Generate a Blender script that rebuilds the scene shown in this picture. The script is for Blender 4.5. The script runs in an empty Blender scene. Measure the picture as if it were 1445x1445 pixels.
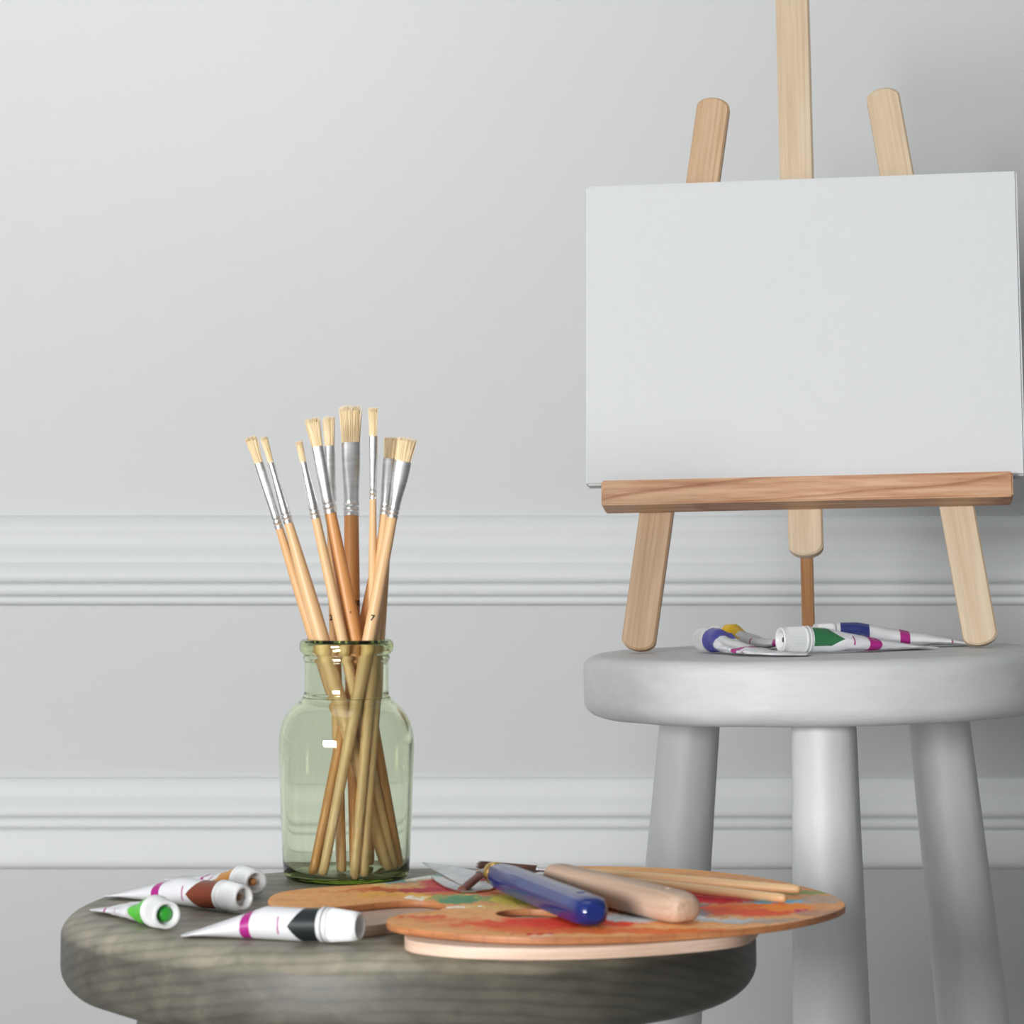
import bpy, bmesh, math, random
from mathutils import Vector, Matrix, noise
C = bpy.context.scene.collection
PI = math.pi
random.seed(7)
CZ = 0.674          # eye height
F = 4013.9          # focal length in pixels of the 1445 frame
HZ = 758.0          # horizon row
ZG = 0.493          # top of the grey stool
PT = 0.502          # top of the painted palette

# ------------------------------------------------------------------ helpers
def W(px, py, D):
    return Vector(((px - 722.5) * D / F, D, CZ - (py - HZ) * D / F))
def onz(px, py, z):
    D = (CZ - z) * F / (py - HZ)
    return Vector(((px - 722.5) * D / F, D, z))
def link(name, me, mat=None, parent=None, M=None, smooth=True):
    if smooth:
        for p in me.polygons: p.use_smooth = True
    o = bpy.data.objects.new(name, me); C.objects.link(o)
    if mat is not None:
        for m in (mat if isinstance(mat, (list, tuple)) else [mat]): me.materials.append(m)
    if parent is not None: o.parent = parent
    if M is not None: o.matrix_local = M
    return o
def obj(name, bm, mat=None, parent=None, M=None, smooth=True, sharp=None):
    me = bpy.data.meshes.new(name)
    bmesh.ops.recalc_face_normals(bm, faces=bm.faces[:])
    if sharp is not None:
        for e in bm.edges:
            if len(e.link_faces) == 2 and e.calc_face_angle(0) > sharp: e.smooth = False
    bm.to_mesh(me); bm.free()
    return link(name, me, mat, parent, M, smooth)
def thing(name, label, cat, group=None, M=None):
    o = bpy.data.objects.new(name, None); C.objects.link(o)
    o.empty_display_size = .02
    o['label'] = label; o['category'] = cat
    if group: o['group'] = group
    if M is not None: o.matrix_world = M
    return o
def loft(bm, rings, cap0=True, cap1=True, closed=True):
    R = [[bm.verts.new(p) for p in r] for r in rings]
    n = len(R[0]); fs = []
    for a, b in zip(R, R[1:]):
        for i in range(n if closed else n - 1):
            j = (i + 1) % n
            fs.append(bm.faces.new((a[i], a[j], b[j], b[i])))
    if cap0: bm.faces.new(R[0][::-1])
    if cap1: bm.faces.new(R[-1])
    return R, fs
def lathe(prof, n=64, closed=False, rib=None):
    """prof (r, z) about local z; closed = the profile is a loop (torus like)"""
    bm = bmesh.new(); rings = []
    for k, (r, z) in enumerate(prof):
        if r < 1e-7: rings.append([bm.verts.new((0, 0, z))]); continue
        f = rib(k) if rib else 0
        rings.append([bm.verts.new(((r + (f if i % 2 else 0)) * math.cos(2 * PI * i / n), (r + (f if i % 2 else 0)) * math.sin(2 * PI * i / n), z)) for i in range(n)])
    prs = list(zip(rings, rings[1:])) + ([(rings[-1], rings[0])] if closed else [])
    for a, b in prs:
        for i in range(n):
            j = (i + 1) % n
            if len(a) == 1 and len(b) == 1: continue
            if len(a) == 1: bm.faces.new((a[0], b[j], b[i]))
            elif len(b) == 1: bm.faces.new((a[i], a[j], b[0]))
            else: bm.faces.new((a[i], a[j], b[j], b[i]))
    return bm
def axisM(p, q, up=Vector((0, 0, 1))):
    """matrix at p whose z axis points to q"""
    z = (q - p).normalized(); x = up.cross(z)
    if x.length < 1e-4: x = Vector((1, 0, 0))
    x.normalize(); y = z.cross(x)
    M = Matrix((x, y, z)).transposed().to_4x4(); M.translation = p
    return M
def smooth_loop(pts, k=6):
    out = []; n = len(pts)
    for i in range(n):
        p0, p1, p2, p3 = pts[i - 1], pts[i], pts[(i + 1) % n], pts[(i + 2) % n]
        for t in range(k):
            t /= k
            out.append(tuple(.5 * ((2 * b) + (-a + c) * t + (2 * a - 5 * b + 4 * c - d) * t * t + (-a + 3 * b - 3 * c + d) * t ** 3) for a, b, c, d in zip(p0, p1, p2, p3)))
    return out
def board(w, t, z0, z1, round0=False, round1=False, ch=.0012):
    """flat stick, width w on x, thickness t on y (front face at y=0), ends rounded in the xz plane"""
    h = w / 2; pts = []
    N = 14
    def arc(zc, s, up):
        a = []
        rr = h * .62      # shallow arc height
        for i in range(N + 1):
            th = PI * i / N
            a.append((h * math.cos(th) if up else -h * math.cos(th), zc + s * rr * math.sin(th)))
        return a
    pts += arc(z1 - h * .62, 1, True) if round1 else [(h, z1), (-h, z1)]
    pts += arc(z0 + h * .62, -1, False) if round0 else [(-h, z0), (h, z0)]
    bm = bmesh.new()
    def ring(y, s):
        out = []
        for (x, z) in pts:
            zc = (z0 + z1) / 2; L = (z1 - z0) / 2
            out.append((x * (1 - s / h), y, zc + (z - zc) * (1 - s / L)))
        return out
    loft(bm, [ring(0, ch), ring(ch, 0), ring(t - ch, 0), ring(t, ch)])
    return bm

# ------------------------------------------------------------------ materials
def mat(name):
    m = bpy.data.materials.new(name); m.use_nodes = True
    nt = m.node_tree; return m, nt, nt.nodes['Principled BSDF']
def N(nt, t, **kw):
    n = nt.nodes.new(t)
    for k, v in kw.items():
        if k in n.inputs: n.inputs[k].default_value = v
        else: setattr(n, k, v)
    return n
def srgb(r, g, b):
    f = lambda c: (c / 255 / 12.92) if c / 255 <= .04045 else ((c / 255 + .055) / 1.055) ** 2.4
    return (f(r), f(g), f(b), 1)
def ramp(nt, stops):
    n = nt.nodes.new('ShaderNodeValToRGB'); el = n.color_ramp.elements
    while len(el) < len(stops): el.new(.5)
    for e, (p, c) in zip(el, stops): e.position = p; e.color = c
    return n
def mapped(nt, scale=(1, 1, 1), rot=(0, 0, 0), loc=(0, 0, 0)):
    tc = nt.nodes.new('ShaderNodeTexCoord'); mp = nt.nodes.new('ShaderNodeMapping')
    mp.inputs['Scale'].default_value = scale; mp.inputs['Rotation'].default_value = rot; mp.inputs['Location'].default_value = loc
    nt.links.new(tc.outputs['Object'], mp.inputs['Vector']); return mp.outputs['Vector']
def bump(nt, src, bsdf, strength, dist):
    b = N(nt, 'ShaderNodeBump', Strength=strength, Distance=dist)
    nt.links.new(src, b.inputs['Height']); nt.links.new(b.outputs['Normal'], bsdf.inputs['Normal'])
def plain(name, col, rough=.5, metal=0, coat=0):
    m, nt, b = mat(name)
    b.inputs['Base Color'].default_value = col; b.inputs['Roughness'].default_value = rough; b.inputs['Metallic'].default_value = metal
    b.inputs['Coat Weight'].default_value = coat
    return m
def noisy(name, c0, c1, scale, rough=.5, metal=0, bs=.1, bd=.0005, det=4, lo=.35, hi=.65, rot=(0, 0, 0), loc=(0, 0, 0), coat=0, spec=.5):
    m, nt, b = mat(name)
    v = mapped(nt, scale, rot, loc)
    n = N(nt, 'ShaderNodeTexNoise', Scale=1.0, Detail=det, Roughness=.6); nt.links.new(v, n.inputs['Vector'])
    r = ramp(nt, [(lo, c0), (hi, c1)]); nt.links.new(n.outputs['Fac'], r.inputs['Fac'])
    nt.links.new(r.outputs['Color'], b.inputs['Base Color'])
    b.inputs['Roughness'].default_value = rough; b.inputs['Metallic'].default_value = metal; b.inputs['Coat Weight'].default_value = coat
    b.inputs['Specular IOR Level'].default_value = spec
    if bs: bump(nt, n.outputs['Fac'], b, bs, bd)
    return m
def wood(name, base, dark, grain=(260, 260, 9), rings=60, ringamt=.5, rough=.5, rot=(0, 0, 0), loc=(0, 0, 0), dist=2.0, axis='X', bs=.15, coat=0, stretch=(1, 1, .09)):
    m, nt, b = mat(name)
    v = mapped(nt, grain, rot, loc)
    n = N(nt, 'ShaderNodeTexNoise', Scale=1.0, Detail=5, Roughness=.65); nt.links.new(v, n.inputs['Vector'])
    v2 = mapped(nt, stretch, rot, loc)
    w = N(nt, 'ShaderNodeTexWave', Scale=rings, Distortion=dist, Detail=2); w.inputs['Detail Scale'].default_value = .6
    w.wave_type = 'BANDS'; w.bands_direction = axis; w.wave_profile = 'SAW'
    nt.links.new(v2, w.inputs['Vector'])
    r1 = ramp(nt, [(.3, dark), (.62, base)]); nt.links.new(n.outputs['Fac'], r1.inputs['Fac'])
    r2 = ramp(nt, [(.0, (1, 1, 1, 1)), (.75, (1, 1, 1, 1)), (.93, tuple(dark[i] / max(base[i], 1e-4) for i in range(3)) + (1,)), (1, (1, 1, 1, 1))])
    nt.links.new(w.outputs['Fac'], r2.inputs['Fac'])
    mx = N(nt, 'ShaderNodeMix', data_type='RGBA', blend_type='MULTIPLY'); mx.inputs[0].default_value = ringamt
    nt.links.new(r1.outputs['Color'], mx.inputs[6]); nt.links.new(r2.outputs['Color'], mx.inputs[7])
    nt.links.new(mx.outputs[2], b.inputs['Base Color'])
    b.inputs['Roughness'].default_value = rough; b.inputs['Coat Weight'].default_value = coat; b.inputs['Coat Roughness'].default_value = .25
    if bs: bump(nt, n.outputs['Fac'], b, bs, .0004)
    return m

def wall_mat(name, c0, c1):
    m, nt, b = mat(name)
    v = mapped(nt, (14, 14, 160)); n = N(nt, 'ShaderNodeTexNoise', Scale=1.0, Detail=5, Roughness=.6); nt.links.new(v, n.inputs['Vector'])
    v2 = mapped(nt, (2, 2, 3)); n2 = N(nt, 'ShaderNodeTexNoise', Scale=1.0, Detail=2); nt.links.new(v2, n2.inputs['Vector'])
    r = ramp(nt, [(.3, c0), (.7, c1)]); nt.links.new(n2.outputs['Fac'], r.inputs['Fac']); nt.links.new(r.outputs['Color'], b.inputs['Base Color'])
    b.inputs['Roughness'].default_value = .55; b.inputs['Specular IOR Level'].default_value = .3
    bump(nt, n.outputs['Fac'], b, .35, .0006)
    return m
M_wall = wall_mat('wall paint', (.70, .715, .72, 1), (.72, .735, .735, 1))
M_trim = wall_mat('trim paint', (.66, .675, .685, 1), (.685, .70, .708, 1))
M_floor = noisy('floor', (.58, .565, .55, 1), (.64, .625, .61, 1), (8, 8, 8), .5, bs=0)
M_white = noisy('white stool paint', (.56, .575, .58, 1), (.62, .63, .625, 1), (60, 60, 14), .5, bs=.5, bd=.0012, det=5)
M_whiteseat = noisy('white seat paint', (.58, .595, .595, 1), (.64, .65, .645, 1), (18, 60, 110), .58, bs=.3, bd=.001, det=5)
M_grey = None
def greywood(name='grey stained wood'):
    m, nt, b = mat(name)
    def vec(rot, sc):
        tc = nt.nodes.new('ShaderNodeTexCoord'); m1 = nt.nodes.new('ShaderNodeMapping'); m1.inputs['Rotation'].default_value = rot
        m2 = nt.nodes.new('ShaderNodeMapping'); m2.inputs['Scale'].default_value = sc
        nt.links.new(tc.outputs['Object'], m1.inputs[0]); nt.links.new(m1.outputs[0], m2.inputs[0]); return m2.outputs[0]
    A = math.radians(-62)
    n = N(nt, 'ShaderNodeTexNoise', Scale=1.0, Detail=6, Roughness=.62, Distortion=.4); nt.links.new(vec((0, 0, A), (6, 55, 70)), n.inputs['Vector'])
    w = N(nt, 'ShaderNodeTexWave', Scale=58.0, Distortion=3.2, Detail=3); w.inputs['Detail Scale'].default_value = .5; w.inputs['Detail Roughness'].default_value = .55
    w.bands_direction = 'Z'; nt.links.new(vec((math.radians(16), 0, A), (.22, 1, 1)), w.inputs['Vector'])
    n3 = N(nt, 'ShaderNodeTexNoise', Scale=7.0, Detail=3); nt.links.new(vec((0, 0, A), (.5, 1, 1)), n3.inputs['Vector'])
    r1 = ramp(nt, [(.28, srgb(72, 70, 63)), (.5, srgb(86, 84, 75)), (.72, srgb(102, 98, 88))]); nt.links.new(n.outputs['Fac'], r1.inputs['Fac'])
    r2 = ramp(nt, [(0, (.70, .70, .69, 1)), (.4, (.97, .97, .97, 1)), (1, (1.05, 1.04, 1.02, 1))]); nt.links.new(w.outputs['Fac'], r2.inputs['Fac'])
    mx = N(nt, 'ShaderNodeMix', data_type='RGBA', blend_type='MULTIPLY'); mx.inputs[0].default_value = .7
    nt.links.new(r1.outputs['Color'], mx.inputs[6]); nt.links.new(r2.outputs['Color'], mx.inputs[7])
    # top light and sheen painted into the colour: upward faces paler than the edge
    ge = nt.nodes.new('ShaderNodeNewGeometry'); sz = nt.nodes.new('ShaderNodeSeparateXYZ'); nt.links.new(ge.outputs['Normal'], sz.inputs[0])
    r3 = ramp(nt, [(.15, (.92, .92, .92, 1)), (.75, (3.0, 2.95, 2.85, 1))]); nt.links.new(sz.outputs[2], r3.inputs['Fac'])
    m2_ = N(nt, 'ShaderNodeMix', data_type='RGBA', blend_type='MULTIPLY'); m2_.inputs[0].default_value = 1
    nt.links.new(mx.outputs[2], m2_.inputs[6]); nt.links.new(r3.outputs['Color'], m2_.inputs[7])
    r4 = ramp(nt, [(.35, (.84, .84, .84, 1)), (.65, (1.12, 1.12, 1.12, 1))]); nt.links.new(n3.outputs['Fac'], r4.inputs['Fac'])
    m3_ = N(nt, 'ShaderNodeMix', data_type='RGBA', blend_type='MULTIPLY'); m3_.inputs[0].default_value = 1
    nt.links.new(m2_.outputs[2], m3_.inputs[6]); nt.links.new(r4.outputs['Color'], m3_.inputs[7])
    nt.links.new(m3_.outputs[2], b.inputs['Base Color']); b.inputs['Roughness'].default_value = .5
    bump(nt, n.outputs['Fac'], b, .3, .0006)
    return m
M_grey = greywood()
E0, E1 = srgb(214, 176, 134), srgb(186, 142, 98)
M_ease = wood('easel pine', srgb(208, 184, 156), srgb(184, 154, 122), rings=70, ringamt=.45, stretch=(1, 1, .07))
M_ease_l = wood('easel pine pale', srgb(210, 190, 164), srgb(190, 166, 136), rings=90, ringamt=.25, stretch=(1, 1, .05))
M_ease_s = wood('easel pine striped', srgb(204, 174, 142), srgb(180, 144, 108), rings=90, ringamt=.6, stretch=(1, 1, .03), dist=1)
M_strut = wood('easel strut wood', srgb(196, 148, 104), srgb(160, 108, 66), rings=120, ringamt=.5)
M_bar = wood('easel ledge wood', srgb(206, 166, 130), srgb(162, 108, 72), grain=(12, 200, 200), rings=23, ringamt=.75, axis='Z', dist=7, stretch=(.35, 1, 1), rot=(0, math.radians(16), 0), loc=(.37, 0, .03))
M_canvas = None
def canvas():
    m, nt, b = mat('primed canvas')
    v = mapped(nt, (1, 1, 1))
    ws = []
    for d in ('X', 'Z'):
        w = N(nt, 'ShaderNodeTexWave', Scale=340.0, Distortion=1.5, Detail=1); w.bands_direction = d; nt.links.new(v, w.inputs['Vector']); ws.append(w)
    ad = N(nt, 'ShaderNodeMath', operation='ADD'); nt.links.new(ws[0].outputs['Fac'], ad.inputs[0]); nt.links.new(ws[1].outputs['Fac'], ad.inputs[1])
    b.inputs['Base Color'].default_value = (.64, .655, .67, 1); b.inputs['Roughness'].default_value = .75
    bump(nt, ad.outputs[0], b, .25, .0002)
    return m
M_canvas = canvas()
M_pal_edge = wood('palette plywood', srgb(196, 132, 84), srgb(150, 90, 54), grain=(20, 60, 400), rings=30, ringamt=.3)
M_pal_raw = wood('palette raw plywood', srgb(224, 196, 176), srgb(200, 166, 142), grain=(20, 60, 900), rings=400, ringamt=.5, axis='Z', dist=.5, stretch=(.1, .1, 1))
M_bristle = noisy('hog bristle', srgb(214, 188, 140), srgb(244, 226, 190), (900, 900, 60), .6, bs=.2, lo=.3, hi=.7)
M_bristle_b = noisy('paint crusted bristle', srgb(60, 38, 32), srgb(112, 74, 60), (300, 300, 60), .5, bs=.3)
M_ferr = noisy('aluminium ferrule', (.78, .78, .78, 1), (.92, .92, .92, 1), (60, 60, 400), .34, 1, bs=.08, bd=.0003)
M_handle = {k: wood('brush wood ' + k, srgb(*a), srgb(*b), grain=(500, 500, 14), rings=160, ringamt=.25, rough=.42, coat=.12, bs=.05)
            for k, a, b in (('pale', (228, 192, 146), (214, 172, 122)), ('orange', (212, 154, 96), (196, 134, 76)), ('mid', (224, 180, 130), (210, 160, 108)))}
M_ink = plain('stamped ink', (.03, .02, .015, 1), .6)
M_blue = noisy('blue enamel', (.007, .020, .15, 1), (.010, .028, .18, 1), (90, 90, 90), .22, bs=0, coat=.3)
M_brass = noisy('brass', (.62, .38, .10, 1), (.8, .55, .2, 1), (120, 120, 120), .25, 1, bs=.05)
M_steel = noisy('blade steel', (.50, .52, .54, 1), (.66, .68, .70, 1), (90, 90, 90), .28, 1, bs=.03)
M_rust = noisy('stained steel', srgb(84, 50, 42), srgb(128, 84, 72), (200, 200, 200), .4, .3, bs=.2)
M_kwood = wood('raw knife handle wood', srgb(204, 176, 154), srgb(180, 150, 126), rings=90, ringamt=.3, rough=.55)
M_cap = plain('white plastic', (.71, .72, .725, 1), .34)
M_hole = plain('dark recess', (.03, .03, .035, 1), .6)

def tube_mat(name, band, arrow, mag, line, v0, alpha=False, skew=0):
    """band colour with arrow to s=arrow tip, magenta band (s0,s1), thin line s"""
    m, nt, b = mat(name)
    uv = nt.nodes.new('ShaderNodeUVMap'); uv.uv_map = 'uv'
    sp = nt.nodes.new('ShaderNodeSeparateXYZ'); nt.links.new(uv.outputs['UV'], sp.inputs[0])
    def mth(op, a, b2=None, c=None):
        n = nt.nodes.new('ShaderNodeMath'); n.operation = op
        for i, x in enumerate((a, b2, c)):
            if x is None: continue
            if isinstance(x, (int, float)): n.inputs[i].default_value = x
            else: nt.links.new(x, n.inputs[i])
        return n.outputs[0]
    s, v = sp.outputs[0], sp.outputs[1]
    dv = mth('ABSOLUTE', mth('SUBTRACT', v, v0))
    lim = mth('MAXIMUM', mth('SUBTRACT', arrow[0], mth('MULTIPLY', mth('SINE', mth('MULTIPLY', mth('MINIMUM', dv, .25), 2 * PI)), arrow[1])), arrow[2])
    inb = mth('LESS_THAN', s, lim)
    if arrow[3] < .5: inb = mth('MULTIPLY', inb, mth('LESS_THAN', dv, arrow[3]))
    inb = mth('MULTIPLY', inb, mth('GREATER_THAN', s, .004))
    def rng(a, b2, w=None):
        r = mth('MULTIPLY', mth('GREATER_THAN', s, a), mth('LESS_THAN', s, b2))
        if w: r = mth('MULTIPLY', r, mth('LESS_THAN', dv, w))
        return r
    white = (.71, .72, .745, 1)
    cur = None
    def mix(fac, c, prev):
        n = N(nt, 'ShaderNodeMix', data_type='RGBA'); nt.links.new(fac, n.inputs[0])
        if isinstance(prev, tuple): n.inputs[6].default_value = prev
        else: nt.links.new(prev, n.inputs[6])
        n.inputs[7].default_value = c; return n.outputs[2]
    cur = mix(inb, band, white)
    cur = mix(rng(*mag), srgb(168, 36, 130), cur)
    cur = mix(rng(line, line + .012, .09), srgb(170, 80, 140), cur)
    nt.links.new(cur, b.inputs['Base Color'])
    b.inputs['Roughness'].default_value = .38
    n = N(nt, 'ShaderNodeTexNoise', Scale=90.0, Detail=3); nt.links.new(mapped(nt), n.inputs['Vector'])
    bump(nt, n.outputs['Fac'], b, .12, .0006)
    return m

# ------------------------------------------------------------------ room
def struct(name, bm, m, sharp=.6):
    o = obj(name, bm, m, sharp=sharp); o['kind'] = 'structure'; return o
def boxbm(x0, x1, y0, y1, z0, z1):
    bm = bmesh.new(); bmesh.ops.create_cube(bm, size=1)
    for v in bm.verts: v.co = ((x0 if v.co.x < 0 else x1), (y0 if v.co.y < 0 else y1), (z0 if v.co.z < 0 else z1))
    return bm
WY = 2.35
struct('wall_back', boxbm(-2.6, 2.6, WY, WY + .1, 0, 2.7), M_wall)
struct('floor', boxbm(-2.6, 2.6, -1.2, WY + .1, -.05, 0), M_floor)
def moulding(name, prof):
    bm = bmesh.new()
    pts = [(WY + .004, CZ - (prof[0][0] - HZ) * WY / F)]
    for (py, p) in prof: pts.append((WY - p / 1000, CZ - (py - HZ) * WY / F))
    pts.append((WY + .004, CZ - (prof[-1][0] - HZ) * WY / F))
    loft(bm, [[(x, y, z) for (y, z) in pts] for x in (-2.6, 2.6)])
    return struct(name, bm, M_trim, sharp=.9)
moulding('trim_1', [(727.5, 0), (728, 2.5), (730, 4), (736, 6), (742, 8.4), (747, 8.6), (752, 8.0), (758, 7.2), (766, 6.9), (771, 7.8), (777, 10.2), (783, 12.4), (789, 13.6), (792.5, 13.4), (794, 13.8),
                    (799, 16.8), (806, 18.6), (813, 19.3), (818, 18.8), (821, 17), (823, 14), (824, 15.4), (826, 16.6), (831, 17), (837, 16.6), (839, 15), (840.5, 11.5), (842, 14.5), (844, 15.4), (849, 15.2), (851.5, 14), (853, 11.5), (853.3, 0)])
moulding('trim_2', [(1096.5, 0), (1097, 2), (1099, 4), (1106, 6), (1113, 7.2), (1120, 6.9), (1125, 8.4), (1132, 12), (1140, 14), (1146, 14.4), (1150, 13), (1152.5, 9.5), (1154, 11.3), (1157, 12.6), (1163, 12.8), (1166, 12),
                    (1168.5, 8.5), (1170, 11), (1173, 12), (1190, 12.6), (1203, 13.6), (1211, 14.6), (1217, 14), (1221, 12.4), (1224, 9.5), (1224.4, 0)])

# ------------------------------------------------------------------ stools
def seat_prof(r, t, e0, e1, n=9):
    p = [(0, -t), (r - e1 * 1.2, -t)]
    for i in range(1, n + 1):
        a = PI / 2 * i / n; p.append((r - e1 * 1.2 + e1 * 1.2 * math.sin(a), -t + e1 - e1 * math.cos(a)))
    for i in range(1, n + 1):
        a = PI / 2 * i / n; p.append((r - e0 * 1.3 + e0 * 1.3 * math.cos(a), -e0 + e0 * math.sin(a)))
    p.append((r * .5, 0)); p.append((0, 0))
    return p
def stool(name, label, loc, r, t, e0, e1, tilt, legpos, legrad, mseat, mleg, splay, rungs=None, wob=0.0006):
    M = Matrix.Translation(loc) @ Matrix.Rotation(tilt, 4, 'Y')
    th = thing(name, label, 'stool', M=M)
    bm = lathe(seat_prof(r, t, e0, e1), 120)
    for v in bm.verts:
        q = v.co * 9; k = v.co.xy.length / r
        v.co += Vector((v.co.x, v.co.y, 0)) * (noise.noise(q * .5) * .0022) * k
        if k > .9: v.co.z += noise.noise(v.co * 30) * wob
    obj('seat', bm, mseat, th, sharp=1.2)
    H = loc.z
    Mi = M.inverted()
    for (x, y) in legpos:
        d = Vector((x, y, 0)).normalized()
        top = M @ Vector((x, y, -t + .004))
        foot = top + (M.to_3x3() @ Vector((d.x * splay, d.y * splay, -1))) * 1.0
        k = top.z / (top.z - foot.z)
        # end slightly short so the slanted end stays on the floor
        foot = top + (foot - top) * k
        a, b = Mi @ top, Mi @ foot
        L = (b - a).length
        rings = []
        ax = axisM(a, b, Vector((0, 1, 0)))
        zl = ax.to_3x3().inverted() @ (Mi.to_3x3() @ Vector((0, 0, 1)))
        bm = bmesh.new()
        for k in range(26):
            s = k / 25
            rr = legrad(s * L) * (1 + .012 * noise.noise(Vector((s * 9, x * 30, y * 30))))
            ring = []
            for i in range(36):
                an = 2 * PI * i / 36
                px, py = rr * math.cos(an), rr * math.sin(an)
                z = s * L
                if k == 25: z = L - (px * zl.x + py * zl.y) / zl.z
                ring.append((px, py, z))
            rings.append(ring)
        loft(bm, rings)
        obj('leg', bm, mleg, th, ax, sharp=1.0)
    if rungs:
        for (i, j, z) in rungs:
            def at(p):
                d = Vector((p[0], p[1], 0)).normalized(); h = H - t - z
                return Vector((p[0] + d.x * splay * h, p[1] + d.y * splay * h, z - H))
            a, b = at(legpos[i]), at(legpos[j])
            bm = lathe([(0, 0), (.011, 0), (.012, .02), (.0125, (b - a).length / 2), (.012, (b - a).length - .02), (.011, (b - a).length), (0, (b - a).length)], 20)
            obj('rung', bm, mleg, th, axisM(a, b), sharp=1.0)
    return th
GC = Vector((-.0504, 1.40, ZG))
gleg = [(.112 * math.cos(a), .112 * math.sin(a)) for a in (math.radians(k) for k in (78, 198, 318))]
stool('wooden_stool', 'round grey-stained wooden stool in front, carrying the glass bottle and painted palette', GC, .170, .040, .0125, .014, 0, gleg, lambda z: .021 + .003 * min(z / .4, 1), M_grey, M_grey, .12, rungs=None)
WC = Vector((.1975, 1.85, .6002)); TILT = -.0205
wleg = [(-.006, -.095), (-.0785, .050), (.0850, .047)]
stool('wooden_stool', 'round white-painted wooden stool standing behind, carrying the tabletop easel', WC, .1515, .0405, .008, .012, TILT, wleg, lambda z: .0198 + .0045 * min(z / .22, 1), M_whiteseat, M_white, .115)
def wtop(x): return WC.z + .0205 * (x - WC.x)

# ------------------------------------------------------------------ easel
PSI, TH = .131, .197
eo = W(1142, 918.5, 1.848); eo.z = wtop(eo.x)
ME = Matrix.Translation(eo) @ Matrix.Rotation(TILT, 4, 'Y') @ Matrix.Rotation(-PSI, 4, 'Z')
MLn = Matrix.Rotation(-TH, 4, 'X')
ML = ME @ MLn           # frame of the leaning plane: x right, z up along the plane, -y forward
MLi = ML.inverted()
def uv(px, py, off=0):
    """pixel -> (x, z) on the plane y = -off of the leaning frame"""
    o = MLi @ Vector((0, 0, CZ)); d = MLi.to_3x3() @ (W(px, py, 1) - Vector((0, 0, CZ)))
    t = (-off - o.y) / d.y; p = o + d * t
    return p.x, p.z
easel = thing('tabletop_easel', 'pale pine tabletop easel with three uprights standing on the white stool', 'easel', M=ME)
def stick(name, pa, pb, w, t, off, m, r0=True, r1=True, label=None):
    """pa bottom centre, pb top centre in plane coords"""
    a = Vector((pa[0], -off, pa[1])); b = Vector((pb[0], -off, pb[1]))
    L = (b - a).length; an = math.atan2(b.x - a.x, b.z - a.z)
    M = MLn @ Matrix.Translation(a) @ Matrix.Rotation(an, 4, 'Y')
    o = obj(name, board(w, t, 0, L, r0, r1), m, easel, M, sharp=.5)
    if label: o['label'] = label
    return o
def zground(xl):
    return 0
lt = .0105
pL0, pL1 = uv(898, 922.5), uv(1008, 137)
pR0, pR1 = uv(1387, 915.5), uv(1244, 123.5)
# feet on the stool surface: plane z of the rounded tip so that it just touches (back lower edge)
def footfix(p0, p1):
    zt = .0005 + lt * math.sin(TH)
    k = (zt - p0[1]) / (p1[1] - p0[1])
    return (p0[0] + (p1[0] - p0[0]) * k, zt)
stick('leg', footfix(pL0, pL1), pL1, .0222, lt, 0, M_ease_s)
stick('leg', footfix(pR0, pR1), pR1, .0222, lt, 0, M_ease_l)
c0, c1 = uv(1137.5, 783.5, .0015), uv(1124, 247, .0015)
k = (.46 - c0[1]) / (c1[1] - c0[1])
stick('centre_post', c0, (c0[0] + (c1[0] - c0[0]) * k, .46), .0226, .0135, .0015, M_ease_l)
# ledge: bar in front of the legs
b0, b1 = uv(848.5, 714, .030), uv(1430, 699, .030)
bt0, bt1 = uv(848, 678.5, .030), uv(1430, 664, .030)
zb0, zb1 = (b0[1] + b1[1]) / 2, (bt0[1] + bt1[1]) / 2
print('ledge', b0, b1, bt0, bt1, 'legs', pL0, pL1, pR0, pR1, 'post', c0, c1)
bm = boxbm(b0[0], b1[0], -.030, -.0016, zb0, zb1)
bmesh.ops.bevel(bm, geom=bm.edges[:], offset=.001, segments=2, affect='EDGES')
o = obj('ledge', bm, M_bar, easel, MLn, smooth=False); o['label'] = 'knotty reddish pine ledge holding the canvas'
# crossbar behind legs, hidden by the canvas
bm = boxbm(-.095, .095, lt + .0002, lt + .0102, .215, .237)
bmesh.ops.bevel(bm, geom=bm.edges[:], offset=.001, segments=1, affect='EDGES')
obj('crossbar', bm, M_ease, easel, MLn, sharp=.5)
# rear strut
ra = ME.inverted() @ Vector(W(1141, 905, 1.965)); ra.z = .0008
hx = c0[0] + (c1[0] - c0[0]) * ((.27 - c0[1]) / (c1[1] - c0[1]))
rb = MLn @ Vector((hx, .0185, .27))
Lr = (rb - ra).length
Mr = axisM(ra, rb, Vector((0, -1, 0)))
xx = Vector((1, 0, 0)); zz = (rb - ra).normalized(); yy = zz.cross(xx).normalized(); xx = yy.cross(zz)
Mr = Matrix((xx, yy, zz)).transposed().to_4x4(); Mr.translation = ra
obj('rear_leg', board(.0086, .011, 0, Lr, False, False), M_strut, easel, Mr, sharp=.5)['label'] = 'thin reddish rear leg'
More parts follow.
